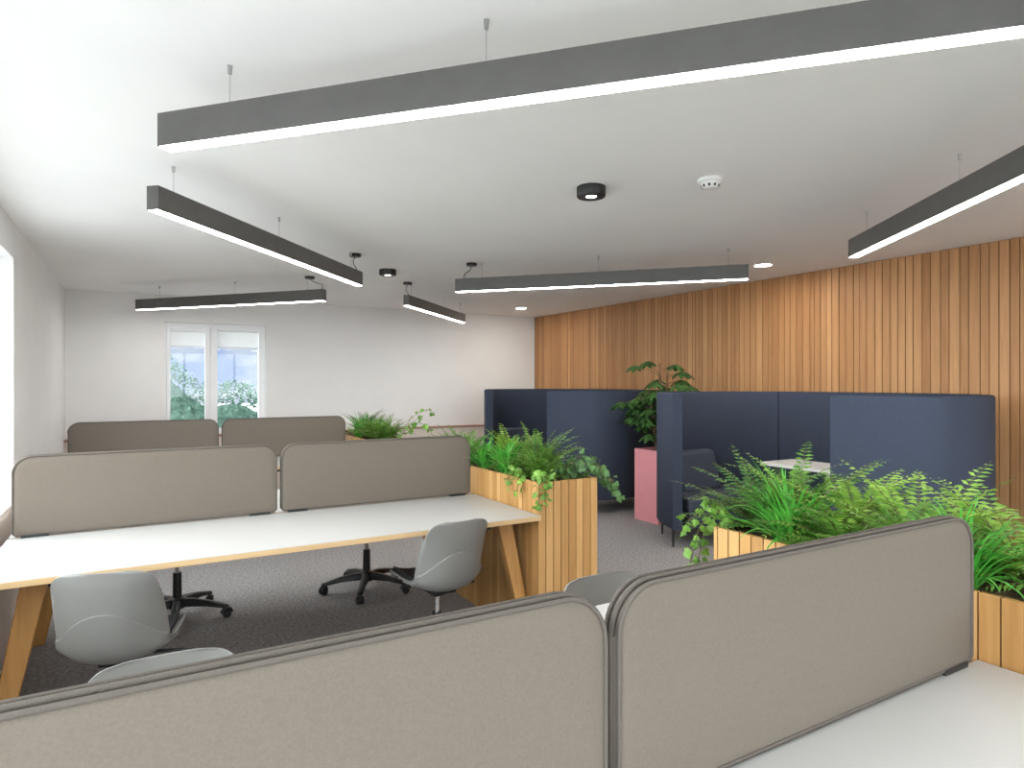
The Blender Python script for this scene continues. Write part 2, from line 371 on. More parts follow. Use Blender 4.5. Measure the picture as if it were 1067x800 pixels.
# ------------------------------------------------------------------ bench desks
def bench_desk(yc, label):
    t = thing('bench_desk', label, 'desk', (.69, yc, 0), 0, 'double bench desks in rows')
    x0, x1 = -.53, 1.915
    for s in (-1, 1):
        ya, yb = sorted((yc + s * .012, yc + s * .822))
        d = MB().box(x0, x1, ya, yb, .714, .7385).build('desktop', M['ply'], t, True, bevel=.0015, smooth=False)
        MB().box(x0 + .001, x1 - .001, ya + .001, yb - .001, .7385, .7405).build('laminate_surface', M['laminate'], d, False, smooth=False)
        d.data.transform(Matrix.Identity(4))
    for o in t.children:
        for c in o.children:                        # surfaces were given in world coordinates
            c.data.transform(Matrix.Translation((-.69, -yc, 0)))
    for sx in (-1, 1):
        for sy in (-1, 1):
            xt, yt = ((-.35, 1.79)[sx > 0], yc + sy * .60); xb, yb_ = (xt + sx * .135, yc + sy * .665)
            def ring(x, y, z, a, b): return [(x - a, y - b, z), (x + a, y - b, z), (x + a, y + b, z), (x - a, y + b, z)]
            mb = MB().hexa(ring(xb, yb_, 0, .030, .024), ring(xt, yt, .712, .047, .026))
            l = mb.build('leg', M['oak'], t, True, bevel=.006)
            br = MB().box(xt - sx * .14 - .06, xt - sx * .14 + .06, yt - .035, yt + .035, .672, .7135).build('bracket', M['black'], t, True, bevel=.003)
    for sy in (-1, 1):
        MB().box(-.33, 1.71, yc + sy * .30 - .02, yc + sy * .30 + .02, .655, .7135).build('beam', M['black'], t, True, bevel=.002)
    for sx in (-1, 1):
        MB().box(.69 + sx * .98 - .02, .69 + sx * .98 + .02, yc - .66, yc + .66, .660, .7135).build('crossbar', M['black'], t, True, bevel=.002)
    MB().box(-.1, 1.5, yc - .10, yc + .10, .60, .604).box(-.1, 1.5, yc - .10, yc - .096, .60, .7).box(-.1, 1.5, yc + .096, yc + .10, .60, .7).build('cable_tray', M['black'], t, True)
    return t
YN, YM, YR = .857, 3.787, 6.70
bench_desk(YN, 'nearest white double desk, cut off by the bottom of the picture')
bench_desk(YM, 'middle white double desk with splayed oak legs beside the slatted planter')
bench_desk(YR, 'farthest white double desk, hidden behind the middle row of screens')

# ------------------------------------------------------------------ desk screens
def rounded_rect(w_, h_, r, n=8):
    """upright outline: square at the foot, round at the top corners"""
    p = [(-w_ / 2, 0.012), (-w_ / 2 + .012, 0), (w_ / 2 - .012, 0), (w_ / 2, .012)]
    for k in range(n + 1):
        a = math.pi / 2 * k / n; p.append((w_ / 2 - r + r * math.cos(a), h_ - r + r * math.sin(a)))
    for k in range(n + 1):
        a = math.pi / 2 * (1 + k / n); p.append((-w_ / 2 + r + r * math.cos(a), h_ - r + r * math.sin(a)))
    return p
SW, SH, SR = 1.186, .377, .085
def make_screen():
    t = thing('desk_screen', 'taupe felt desk screen', 'desk divider screen')
    out = rounded_rect(SW - .012, SH - .006, SR - .006)
    n = len(out); mb = MB()
    # padded panel: a flat face, bulging softly in from the piped rim
    layers = [(.016, .0), (.0195, .010), (.021, .03)]
    cx, cz = 0, SH / 2
    def ins(p, d):
        x, z = p; hx, hz = (SW - .012) / 2, SH / 2
        return (x * (1 - d / hx), cz + (z - cz) * (1 - d / hz))
    vs_ = []; rings = []
    for sgn in (-1, 1):
        for yo, d in (layers if sgn > 0 else layers):
            rings.append((sgn, len(vs_))); vs_ += [(ins(p, d)[0], sgn * yo, ins(p, d)[1]) for p in out]
    fs_ = []
    def bridge(a, b):
        for i in range(n): fs_.append((a + i, a + (i + 1) % n, b + (i + 1) % n, b + i))
    o = [r[1] for r in rings]
    bridge(o[0], o[1]); bridge(o[1], o[2]); bridge(o[3], o[4]); bridge(o[4], o[5]); bridge(o[0], o[3])
    fs_ += [tuple(o[2] + i for i in range(n)), tuple(o[5] + i for i in range(n))]
    mb.add(vs_, fs_).build('panel', M['felt'], t, angle=50)
    pp = MB(); rim = rounded_rect(SW - .008, SH - .004, SR - .004, 10)
    for sgn in (-1, 1): pp.tube([(x, sgn * .0175, z + .001) for x, z in rim], .0042, 8, True)
    pp.build('piping', M['piping'], t, angle=80)
    pp = MB(); rim = rounded_rect(SW - .003, SH - .002, SR, 10)
    pp.tube([(x, 0, z) for x, z in rim[3:]], .0055, 8).build('edge_seam', M['piping'], t, angle=80)
    for x in (-SW / 2 + .09, SW / 2 - .09):
        MB().box(x - .055, x + .055, -.024, .024, -.0095, .004).build('clamp', M['black'], t, bevel=.002)
    return t
s0 = make_screen(); first = True
scr = {
    (0, 0): 'taupe felt screen in the nearest row, left one, cut off at bottom left',
    (0, 1): 'taupe felt screen in the nearest row, right one ending at the fern planter',
    (1, 0): 'taupe felt screen in the middle row, left one by the left wall',
    (1, 1): 'taupe felt screen in the middle row, right one reaching the slatted planter',
    (2, 0): 'taupe felt screen in the far row, left one below the window',
    (2, 1): 'taupe felt screen in the far row, right one beside the small ferns'}
for (r_, k), lab in scr.items():
    o = s0 if (r_, k) == (0, 0) else copy_tree(s0)
    o.location = ((.08, 1.287)[k] if r_ < 2 else (.068, 1.283)[k], (YN, YM, YR)[r_], .7502)
    tag(o, lab, 'desk divider screen', 'felt screens along the desk rows')

# ------------------------------------------------------------------ slatted planters
def planter(y0, y1, label, x0=1.928, x1=2.340, zt=.915):
    t = thing('planter_box', label, 'planter', ((x0 + x1) / 2, (y0 + y1) / 2, 0), 0, 'slatted timber planter boxes')
    rn = random.Random(int(y0 * 100)); mb = MB(); th = .018
    def run(a, b):
        n = round((b - a) / .052); return [(a + (b - a) * i / n, a + (b - a) * (i + 1) / n - .004) for i in range(n)]
    for a, b in run(x0, x1 + .004):
        mb.box(a, b, y0, y0 + th, .0, zt).box(a, b, y1 - th, y1, .0, zt)
    for a, b in run(y0 + th + .003, y1 - th + .001):
        mb.box(x0, x0 + th, a, b, .0, zt).box(x1 - th, x1, a, b, .0, zt)
    mb.build('slats', M['slat'], t, True, bevel=.0015, seg=1, smooth=False)
    q = .0205
    MB().box(x0 + q, x1 - q, y0 + q, y1 - q, .01, zt - .06).box(x0 + q - .002, x0 + q + .006, y0 + q, y1 - q, .01, zt - .004).box(x1 - q - .006, x1 - q + .002, y0 + q, y1 - q, .01, zt - .004)\
        .box(x0 + q, x1 - q, y0 + q - .002, y0 + q + .006, .01, zt - .004).box(x0 + q, x1 - q, y1 - q - .006, y1 - q + .002, .01, zt - .004).build('liner', M['backing'], t, True, smooth=False)
    # bark: an uneven surface
    nx, ny = 16, 60; vs_ = []; fs_ = []
    for j in range(ny + 1):
        for i in range(nx + 1):
            vs_.append((x0 + .026 + (x1 - x0 - .052) * i / nx, y0 + .026 + (y1 - y0 - .052) * j / ny, zt - .035 + rn.uniform(0, .016)))
    for j in range(ny):
        for i in range(nx): a = j * (nx + 1) + i; fs_.append((a, a + 1, a + nx + 2, a + nx + 1))
    so = MB().add(vs_, fs_)
    for k in range(450):
        p = Vector((rn.uniform(x0 + .04, x1 - .04), rn.uniform(y0 + .04, y1 - .04), zt - .024 + rn.uniform(0, .012)))
        a = rn.uniform(0, 6.3); l = rn.uniform(.008, .022); u = Vector((math.cos(a), math.sin(a), rn.uniform(-.3, .3))) * l; v = Vector((-math.sin(a), math.cos(a), rn.uniform(-.3, .3))) * l * .45
        so.add([p - u - v, p + u - v, p + u + v, p - u + v], [(0, 1, 2, 3)])
    so = so.build('soil', M['soil'], t, True, smooth=False, fix=False); so['kind'] = 'stuff'
    return t
planter(.10, 1.755, 'light timber slatted planter at the right end of the nearest desk')
planter(3.015, 4.66, 'light timber slatted planter at the right end of the middle desk')
planter(5.93, 7.55, 'light timber slatted planter at the right end of the farthest desk')

# ------------------------------------------------------------------ plants
PL = [(.10, 1.755), (3.015, 4.66), (5.93, 7.55)]
def clear(p):
    """keeps foliage out of planters, desks and screens"""
    if p.z < .76 and p.x < 1.93: return False
    for y0, y1 in PL:
        if p.z < .925 and 1.915 < p.x < 2.355 and y0 - .012 < p.y < y1 + .012:
            return 1.955 < p.x < 2.31 and y0 + .03 < p.y < y1 - .03 and p.z > .885
    if p.x < 1.90 and p.z < 1.14 and min(abs(p.y - q) for q in (YN, YM, YR)) < .05: return False
    return True
UP = Vector((0, 0, 1))
def frond(mb, st, rn, base, az, e0, L, width, droop, n=20, slim=.24, ok=clear):
    p = Vector(base); pts = [p.copy()]; dirs = []
    for i in range(n):
        s = (i + 1) / n; e = e0 - droop * s ** 1.25
        d = Vector((math.cos(az) * math.cos(e), math.sin(az) * math.cos(e), math.sin(e)))
        p = p + d * (L / n); pts.append(p.copy()); dirs.append(d); az += rn.uniform(-.03, .03)
    dirs.append(dirs[-1])
    if not all(ok(q) for q in pts[::2]): return False
    st.tube(pts[::3] + [pts[-1]], lambda t: .0022 * (1 - .8 * t), 4)
    for i in range(2, n + 1):
        s = i / n; prof = 1.45 * (s + .05) ** .45 * (1 - s) ** .62 + .10
        d = dirs[i]; side = d.cross(UP)
        side = side.normalized() if side.length > .05 else Vector((1, 0, 0)); nrm = side.cross(d)
        for sg in (-1, 1):
            l = width * prof * rn.uniform(.85, 1.12)
            a = (side * sg + d * rn.uniform(.25, .5) + nrm * rn.uniform(-.35, .05)).normalized()
            q = pts[i]; b = d * (l * slim); tip = q + a * l
            if not ok(tip): continue
            m_ = q + a * l * .42 + nrm * l * .06
            mb.add([q, m_ - b * .5, tip, m_ + b * .5], [(0, 1, 2, 3)])
    return True
def fern(loc, label, m='fern', n=30, L=.34, width=.055, e=(.35, 1.35), droop=(.6, 1.5), seed=1, az=None, group='ferns in the slatted planters', slim=.36):
    n = int(n * 1.45)
    t = thing('fern_plant', label, 'fern', loc, 0, group); rn = random.Random(seed); mb = MB(); st = MB(); k = 0; tries = 0
    while k < n and tries < n * 8:
        tries += 1; a = rn.uniform(0, 6.283) if az is None else rn.gauss(az[0], az[1])
        if frond(mb, st, rn, Vector(loc) + Vector((rn.uniform(-.02, .02), rn.uniform(-.02, .02), 0)), a, rn.uniform(*e), L * rn.uniform(.65, 1.15), width * rn.uniform(.8, 1.15), rn.uniform(*droop), slim=slim): k += 1
    mb.build('foliage', M[m], t, True, smooth=False, fix=False); st.build('stalks', M['stem'], t, True)
    return t
def grass_plant(loc, label, n=90, L=.27, seed=1, w0=.017, e=(.5, 1.5), group='bright grassy plants in the slatted planters', m='grass'):
    t = thing('grass_plant', label, 'plant', loc, 0, group); rn = random.Random(seed); mb = MB(); k = 0; tries = 0
    while k < n and tries < n * 8:
        tries += 1
        az = rn.uniform(0, 6.283); el = rn.uniform(*e); dr = rn.uniform(.5, 1.7); l = L * rn.uniform(.55, 1.15); w_ = w0 * rn.uniform(.7, 1.2)
        p = Vector(loc) + Vector((rn.uniform(-.025, .025), rn.uniform(-.025, .025), 0)); c = []
        for i in range(7):
            c.append(p.copy()); s = i / 6; q = el - dr * s ** 1.5
            p = p + Vector((math.cos(az) * math.cos(q), math.sin(az) * math.cos(q), math.sin(q))) * l / 6
        if not all(clear(x) for x in c): continue
        k += 1; side = Vector((-math.sin(az), math.cos(az), 0)); vs_ = []
        for i, x in enumerate(c):
            wd = w_ * (.55 + .45 * math.sin(math.pi * min(1, i / 6 + .25))) * (1 - (i / 6) ** 3) * .5 + .0003
            vs_ += [x - side * wd + UP * wd * .35, x, x + side * wd + UP * wd * .35]
        mb.add(vs_, [f for i in range(6) for f in ((3 * i, 3 * i + 1, 3 * i + 4, 3 * i + 3), (3 * i + 1, 3 * i + 2, 3 * i + 5, 3 * i + 4))])
    f = mb.build('blades', M[m], t, True, smooth=True, fix=False)
    return t
IVY = [(0, 0), (.18, .08), (.42, .02), (.34, .22), (.60, .42), (.34, .50), (.22, .72), (0, 1.0), (-.22, .72), (-.34, .50), (-.60, .42), (-.34, .22), (-.42, .02), (-.18, .08)]
def ivy(loc, label, vines, seed, m='ivy', size=.034, every=.016, group='trailing ivy in the slatted planters'):
    """vines: lists of world points the stems follow"""
    t = thing('ivy_plant', label, 'ivy', loc, 0, group); rn = random.Random(seed); mb = MB(); st = MB()
    for v in vines:
        pts = catmull(v, 10); st.tube(pts, .0018, 5); acc = 0
        for a, b in zip(pts, pts[1:]):
            acc += (b - a).length
            while acc > every:
                acc -= every
                out = Vector((rn.gauss(-.35, .55), rn.gauss(-.35, .55), rn.gauss(.25, .4))).normalized()
                tipd = (Vector((rn.gauss(0, .6), rn.gauss(0, .6), -.7)))
                y = (tipd - out * tipd.dot(out)).normalized(); x = y.cross(out)
                q = b + out * rn.uniform(.006, .03) + Vector((rn.gauss(0, .012), rn.gauss(0, .012), rn.gauss(0, .012))); l = size * rn.uniform(.6, 1.25)
                if not clear(q + y * l): q = q + Vector((-.01, -.01, .02))
                st.tube([b, q], .0008, 3)
                ps = [q + x * (px_ * l) + y * (py_ * l) + out * (-abs(px_) * l * .25) for px_, py_ in IVY]
                n_ = len(ps); c = q + y * l * .35
                mb.add(ps + [c], [(i, (i + 1) % n_, n_) for i in range(n_)])
    mb.build('leaves', M[m], t, True, smooth=False, fix=False); st.build('vines', M['stem'], t, True)
    return t
Z0 = .893
# nearest planter, from its far end towards the camera
fern((2.10, 1.65, Z0), 'arching dark green fern at the far left end of the nearest planter, above the ivy', 'fern_dark', 40, .38, .05, (.3, 1.3), (.5, 1.3), 11)
fern((2.21, 1.58, Z0), 'tall fern with one upright frond in front of the white booth table', 'fern', 26, .40, .055, (.6, 1.45), (.5, 1.2), 12)
grass_plant((1.985, 1.46, Z0), 'bright green grassy plant left of the near screen corner, by the bare soil', 120, .30, 13)
fern((2.21, 1.36, Z0), 'light green fern in the middle of the nearest planter', 'fern_lime', 34, .36, .060, (.45, 1.4), (.5, 1.3), 14)
fern((2.03, 1.27, Z0), 'fern just behind the top edge of the near right screen', 'fern', 22, .30, .055, (.4, 1.3), (.5, 1.3), 15)
fern((2.19, 1.13, Z0), 'fern with long fronds reaching right across the dark blue booth', 'fern_lime', 34, .40, .055, (.3, 1.3), (.5, 1.2), 16)
fern((2.08, 1.09, Z0), 'fine feathery fern at the rounded corner of the near right screen', 'fern', 40, .28, .05, (.5, 1.4), (.6, 1.4), 17, slim=.4)
grass_plant((2.0, .92, Z0), 'bright green grassy plant right of the near screen by the frame edge', 120, .28, 18)
fern((2.24, .86, Z0), 'broad fern at the right edge of the picture', 'fern_lime', 34, .38, .06, (.4, 1.4), (.5, 1.3), 19)
fern((2.15, .62, Z0), 'fern just outside the right edge of the picture in the nearest planter', 'fern', 26, .34, .055, (.4, 1.4), (.5, 1.3), 20)
ivy((1.99, 1.72, Z0), 'ivy trailing down the far end of the nearest planter', [
    [(1.99, 1.71, .90), (1.97, 1.78, .95), (1.95, 1.84, .90), (1.94, 1.87, .80), (1.93, 1.89, .70)],
    [(2.00, 1.71, .90), (1.96, 1.79, .98), (1.92, 1.86, .93), (1.90, 1.90, .85)],
    [(2.02, 1.71, .90), (2.03, 1.80, .96), (2.02, 1.87, .88), (2.01, 1.90, .78), (2.0, 1.92, .66)],
    [(1.98, 1.70, .90), (1.94, 1.74, 1.0), (1.90, 1.80, 1.02)]], 21)
# middle planter
fern((2.15, 4.52, Z0), 'fern at the far end of the middle planter, showing over the right middle screen', 'fern', 26, .30, .05, (.5, 1.4), (.5, 1.4), 31)
fern((2.07, 4.22, Z0), 'fern behind the top right corner of the middle row screen', 'fern', 32, .31, .055, (.4, 1.4), (.5, 1.4), 32)
grass_plant((2.03, 3.86, Z0), 'grassy plant close to the end of the middle row screen', 80, .26, 33)
fern((2.20, 3.78, Z0), 'soft green fern towards the back of the middle planter', 'fern_lime', 42, .32, .058, (.4, 1.45), (.5, 1.3), 34)
grass_plant((1.985, 3.47, Z0), 'fresh green grassy plant in the middle planter above the desk corner', 120, .29, 35)
fern((2.21, 3.46, Z0), 'fern with upright fronds near the front of the middle planter', 'fern', 42, .35, .055, (.5, 1.45), (.4, 1.2), 36)
fern((2.08, 3.24, Z0), 'dense fern at the front left of the middle planter', 'fern', 46, .27, .05, (.2, 1.3), (.6, 1.4), 37)
ivy((2.0, 3.12, Z0), 'ivy spilling down the front left corner of the middle planter', [
    [(2.00, 3.15, .90), (1.95, 3.06, .97), (1.91, 2.98, .92), (1.90, 2.97, .84), (1.90, 2.965, .765)],
    [(2.02, 3.14, .90), (1.97, 3.02, .95), (1.95, 2.98, .88), (1.94, 2.975, .80)],
    [(1.99, 3.25, .90), (1.93, 3.22, .97), (1.905, 3.20, .90), (1.90, 3.20, .84)],
    [(2.05, 3.12, .90), (2.03, 3.01, .96), (2.0, 2.98, .90)],
    [(2.0, 3.35, .90), (1.94, 3.33, .96), (1.90, 3.32, .88)]], 38, size=.038, every=.013)
ivy((2.22, 3.14, Z0), 'grey green ivy hanging off the front right corner of the middle planter', [
    [(2.22, 3.15, .90), (2.28, 3.10, 1.02), (2.36, 3.04, .99), (2.42, 3.00, .90), (2.45, 2.98, .82)],
    [(2.20, 3.12, .90), (2.25, 3.05, 1.0), (2.33, 2.98, .98), (2.40, 2.94, .90)],
    [(2.24, 3.2, .90), (2.32, 3.18, 1.02), (2.40, 3.14, .97), (2.46, 3.10, .86)],
    [(2.16, 3.15, .90), (2.18, 3.08, 1.0), (2.22, 3.0, .99)],
    [(2.1, 3.2, .90), (2.12, 3.1, .99), (2.14, 3.02, .98)],
    [(2.26, 3.14, .90), (2.36, 3.06, .95), (2.44, 3.0, .86), (2.48, 2.96, .79)]], 39, 'ivy_dark', .040, .011)
# farthest planter
grass_plant((2.03, 6.75, Z0), 'grassy plant at the end of the farthest screen', 80, .30, 41)
fern((2.16, 6.95, Z0), 'dark leaved fern standing tallest in the farthest planter', 'fern_dark', 28, .38, .055, (.7, 1.45), (.4, 1.1), 42)
fern((2.10, 6.50, Z0), 'bright fern in the farthest planter right of the grassy plant', 'fern', 34, .32, .05, (.4, 1.4), (.6, 1.4), 43)
fern((2.15, 6.2, Z0), 'deep green fern at the near end of the farthest planter', 'fern', 40, .32, .05, (.4, 1.4), (.6, 1.4), 44)
ivy((2.25, 6.02, Z0), 'sparse ivy sprays reaching right from the farthest planter', [
    [(2.22, 6.05, .90), (2.34, 6.0, 1.12), (2.48, 5.98, 1.20), (2.58, 5.97, 1.17)],
    [(2.24, 6.02, .90), (2.36, 5.94, 1.06), (2.46, 5.9, 1.05), (2.52, 5.88, .95)],
    [(2.2, 6.0, .90), (2.3, 5.9, 1.08), (2.42, 5.88, 1.14)]], 45, size=.045, every=.03)

# ------------------------------------------------------------------ office chairs
PROF = [(y, z if z < .46 else .449 + (z - .449) * .95) for y, z in [(.225, .425), (.212, .446), (.17, .457), (.08, .455), (-.02, .447), (-.11, .449), (-.168, .470), (-.200, .515), (-.215, .58), (-.226, .65), (-.238, .72), (-.2475, .772), (-.2505, .797), (-.2525, .813), (-.2535, .821)]]
HALF = [h * .95 for h in (.135, .168, .186, .196, .199, .199, .198, .197, .195, .191, .184, .175, .160, .134, .085)]
_pc = catmull([(y, z, 0) for y, z in PROF], 4); _hc = catmull([(h, 0, 0) for h in HALF], 4)
def prof_at(v):
    x = v * (len(_pc) - 1); i = min(int(x), len(_pc) - 2); f = x - i
    p = _pc[i].lerp(_pc[i + 1], f); h = _hc[i].x * (1 - f) + _hc[i + 1].x * f
    d = (_pc[i + 1] - _pc[i]).normalized()
    return p, h, (d.y, -d.x)       # towards the sitter
def shell_pt(u, v, off=0):
    p, h, nrm = prof_at(v)
    nin = Vector((0, nrm[0], nrm[1]))
    wrap = (.035 + .055 * math.exp(-((v - .52) / .19) ** 2)) * abs(u) ** 2.4 * (1 - .75 * max(0, (v - .7) / .3))
    q = Vector((u * h, p.x, p.y)) + nin * wrap
    return q - nin * off
def shell(nu, nv, vlo, vhi, o0, o1, us=1.0):
    mb = MB(); vs_ = []
    for off in (o0, o1):
        for j in range(nv + 1):
            for i in range(nu + 1):
                u = (-1 + 2 * i / nu) * us; a, b = vlo(u), vhi(u)
                vs_.append(shell_pt(u, a + (b - a) * j / nv, off))
    n = (nu + 1) * (nv + 1); fs_ = []
    for j in range(nv):
        for i in range(nu):
            a = j * (nu + 1) + i; fs_ += [(a, a + 1, a + nu + 2, a + nu + 1), (n + a, n + a + nu + 1, n + a + nu + 2, n + a + 1)]
    edge = [i for i in range(nu + 1)] + [j * (nu + 1) + nu for j in range(1, nv + 1)] + [nv * (nu + 1) + i for i in range(nu - 1, -1, -1)] + [j * (nu + 1) for j in range(nv - 1, 0, -1)]
    for a, b in zip(edge, edge[1:] + edge[:1]): fs_.append((a, n + a, n + b, b))
    return mb.add(vs_, fs_)
def make_chair():
    t = thing('office_chair', '-', 'chair')
    shell(24, 56, lambda u: 0, lambda u: 1 - .0 * u, 0, .008).build('seat_shell', M['shell'], t, angle=60)
    shell(24, 30, lambda u: .16 + .10 * u * u, lambda u: .655 - .17 * abs(u) ** 2.2, .009, .020, .985).build('back_cup', M['shell'], t, angle=60)
    shell(18, 20, lambda u: .05 + .05 * u ** 4, lambda u: .46 - .04 * u * u, -.003, -.022, .86).build('seat_pad', M['pad'], t, angle=60)
    MB().box(-.065, .065, -.09, .10, .402, .426).box(-.03, .03, -.03, .03, .375, .402).build('mechanism', M['black'], t, bevel=.006)
    MB().tube([(.09, .02, .408), (.20, .02, .405), (.235, .02, .398)], .006, 8).build('tilt_lever', M['black'], t)
    MB().cyl((0, 0, .12), (0, 0, .29), .027, .025).build('gas_cylinder', M['black'], t)
    MB().cyl((0, 0, .285), (0, 0, .385), .014).build('piston', M['chrome'], t)
    base = MB().lathe([(.02, .065), (.045, .07), (.05, .10), (.044, .13), (.03, .14)], 24)
    for k in range(5):
        a = 2 * math.pi * k / 5; d = Vector((math.cos(a), math.sin(a), 0)); s = Vector((-math.sin(a), math.cos(a), 0))
        pr = [(.03, .128, .024, .05), (.10, .125, .022, .045), (.18, .112, .020, .034), (.25, .094, .018, .026), (.30, .080, .015, .020), (.312, .076, .009, .014)]
        vs_ = []; fs_ = []
        for r, z, hw, th in pr:
            c = d * r + UP * z
            vs_ += [c - s * hw - UP * th, c + s * hw - UP * th, c + s * hw - UP * th * .2, c + s * hw * .6, c - s * hw * .6, c - s * hw - UP * th * .2]
        for i in range(len(pr) - 1):
            for j in range(6): fs_.append((i * 6 + j, i * 6 + (j + 1) % 6, i * 6 + 6 + (j + 1) % 6, i * 6 + 6 + j))
        fs_ += [tuple(range(6))[::-1], tuple(range(30, 36))]
        base.add(vs_, fs_)
    b = base.build('star_base', M['black'], t, angle=50)
    for k in range(5):
        a = 2 * math.pi * k / 5; d = Vector((math.cos(a), math.sin(a), 0)); s = Vector((-math.sin(a + .5), math.cos(a + .5), 0))
        c = d * .298
        cm = MB().cyl(c + UP * .05, c + UP * .082, .006)
        for q in (-1, 1): cm.cyl(c + UP * .026 + s * q * .006, c + UP * .026 + s * q * .022, .026, .024, 18)
        f = s.cross(UP); cm.tube([c + UP * .03 - f * .030, c + UP * .052 - f * .02, c + UP * .058, c + UP * .052 + f * .02, c + UP * .03 + f * .030], .011, 8)
        cm.build('caster', M['black'], b)
    return t
ch = make_chair(); first = True
for x, y, rz, brot, lab in (
        (-.045, 2.92, -16, 30, 'grey shell office chair at bottom left, its back to the camera, beside an oak leg'),
        (1.335, 3.06, 5, 70, 'grey shell office chair before the planter end of the middle desk, seen from behind'),
        (.055, 1.54, 180, 20, 'grey shell office chair peeking over the near left screen, only its rounded top showing'),
        (1.385, 1.53, 180, 40, 'grey shell office chair peeking out between the near screens and the slatted planter'),
        (.21, 4.51, 180, 155, 'office chair behind the middle desk, its black star base showing right of the left chair'),
        (1.405, 4.465, 178, -6, 'office chair behind the middle desk, whole black star base showing on the carpet')):
    o = ch if first else copy_tree(ch); first = False
    o.location = (x, y, 0); o.rotation_euler = (0, 0, R(rz)); tag(o, lab, 'chair', 'grey shell office chairs')
    for c in o.children:
        if c.name.startswith('star_base'): c.rotation_euler = (0, 0, R(brot))

# ------------------------------------------------------------------ high-backed booths
HALF_OUT = [(4.10, .75), (4.21, 1.02), (4.38, 1.25), (4.60, 1.34), (4.90, 1.35), (5.25, 1.25), (5.55, 1.06), (5.75, .80), (5.82, .45), (5.83, 0)]
def booth(y0, label):
    t = thing('booth_sofa', label, 'booth', (4.95, y0, 0), 0, 'navy high backed booths by the timber wall')
    half = catmull([(x, y, 0) for x, y in HALF_OUT], 8)
    pts = [Vector((p.x, y0 + p.y, 0)) for p in half] + [Vector((p.x, y0 - p.y, 0)) for p in half[-2::-1]]
    n = len(pts); TH = .092; z0, z1 = .165, 1.385
    nor = []
    for i in range(n):
        d = (pts[min(i + 1, n - 1)] - pts[max(i - 1, 0)]).normalized(); nor.append(Vector((-d.y, d.x, 0)))
    if (pts[n // 2] + nor[n // 2] - Vector((4.9, y0, 0))).length > (pts[n // 2] - nor[n // 2] - Vector((4.9, y0, 0))).length: nor = [-v for v in nor]
    prof = [(0, z0 + .012), (.008, z0), (TH - .008, z0), (TH, z0 + .012), (TH, z1 - .016), (TH - .005, z1 - .005), (TH - .016, z1), (.016, z1), (.005, z1 - .005), (0, z1 - .016)]
    m = len(prof); s1 = 54; s2 = n - 1 - s1
    for a, b, nm in ((0, s1, 'side_panel'), (s1, s2, 'back_panel'), (s2, n - 1, 'side_panel')):
        vs_ = []; fs_ = []; idx = list(range(a, b + 1))
        for q, i in enumerate(idx):
            p = pts[i].copy()
            if q == 0 and a > 0: p = p.lerp(pts[i + 1], .08)
            if q == len(idx) - 1 and b < n - 1: p = p.lerp(pts[i - 1], .08)
            vs_ += [p + nor[i] * o_ + UP * z for o_, z in prof]
        for q in range(len(idx) - 1):
            for j in range(m): fs_.append((q * m + j, q * m + (j + 1) % m, (q + 1) * m + (j + 1) % m, (q + 1) * m + j))
        fs_ += [tuple(range(m))[::-1], tuple((len(idx) - 1) * m + j for j in range(m))]
        MB().add(vs_, fs_).build(nm, M['navy'], t, True, angle=50, bevel=.0)
    for s in (1, -1):
        def P(l): return [(x, y0 + s * y) for x, y in l]
        plan = [(4.225, .665), (5.50, .665), (5.60, .86), (5.42, 1.00), (5.2, 1.12), (4.9, 1.225), (4.66, 1.215), (4.46, 1.12), (4.32, .93)]
        MB().prism(P([(4.95 + (x - 4.95) * .985, y if y > .7 else y + .012) for x, y in plan]), .17, .305).build('seat_base', M['navy'], t, True, bevel=.012, angle=30)
        MB().prism(P(plan), .307, .44).build('seat_cushion', M['navy_seat'], t, True, bevel=.035, seg=4, angle=30)
        for xa, xb in ((4.47, 4.98),):
            ya, yb, yt = (.96, 1.17, 1.21) if xa < 4.9 else (.90, 1.06, 1.09)
            mb = MB().hexa([(xa, y0 + s * ya, .425), (xb, y0 + s * ya, .425), (xb, y0 + s * yb, .425), (xa, y0 + s * yb, .425)],
                           [(xa, y0 + s * (ya + .09), .815), (xb, y0 + s * (ya + .09), .815), (xb, y0 + s * yt, .815), (xa, y0 + s * yt, .815)])
            mb.build('back_cushion', M['navy_seat'], t, True, bevel=.045, seg=4, angle=30)
        for lx, ly in ((4.155, .80), (4.42, 1.22), (5.3, 1.17), (5.72, .70)):
            MB().cyl((lx, y0 + s * ly, 0), (lx, y0 + s * ly, .168), .008, .014, 12).build('leg', M['black'], t, True)
    return t
booth(3.45, 'dark blue high backed booth on the right behind the nearest ferns')
booth(6.98, 'dark blue high backed booth farther back, left of the potted umbrella plant')
for y0, lab in ((3.45, 'white table inside the right hand booth'), (6.98, 'pale table inside the far left booth')):
    t = thing('booth_table', lab, 'table', (5.22, y0, 0), 0, 'white tables inside the booths')
    x0, x1, ya, yb, r = 4.97, 5.46, y0 - .56, y0 + .54, .05
    pl = []
    for cx, cy, a0_ in ((x1 - r, yb - r, 0), (x0 + r, yb - r, 90), (x0 + r, ya + r, 180), (x1 - r, ya + r, 270)):
        for k in range(6): a = R(a0_ + 18 * k); pl.append((cx + r * math.cos(a), cy + r * math.sin(a)))
    MB().prism(pl, .715, .74).build('table_top', M['table_white'], t, True, bevel=.003)
    MB().cyl((5.22, y0, .014), (5.22, y0, .715), .035).build('pedestal', M['steel'], t, True)
    MB().lathe([(.24, 0), (.24, .008), (.22, .014), (.04, .02)], 36, (5.22, y0)).build('foot_plate', M['steel'], t, True)

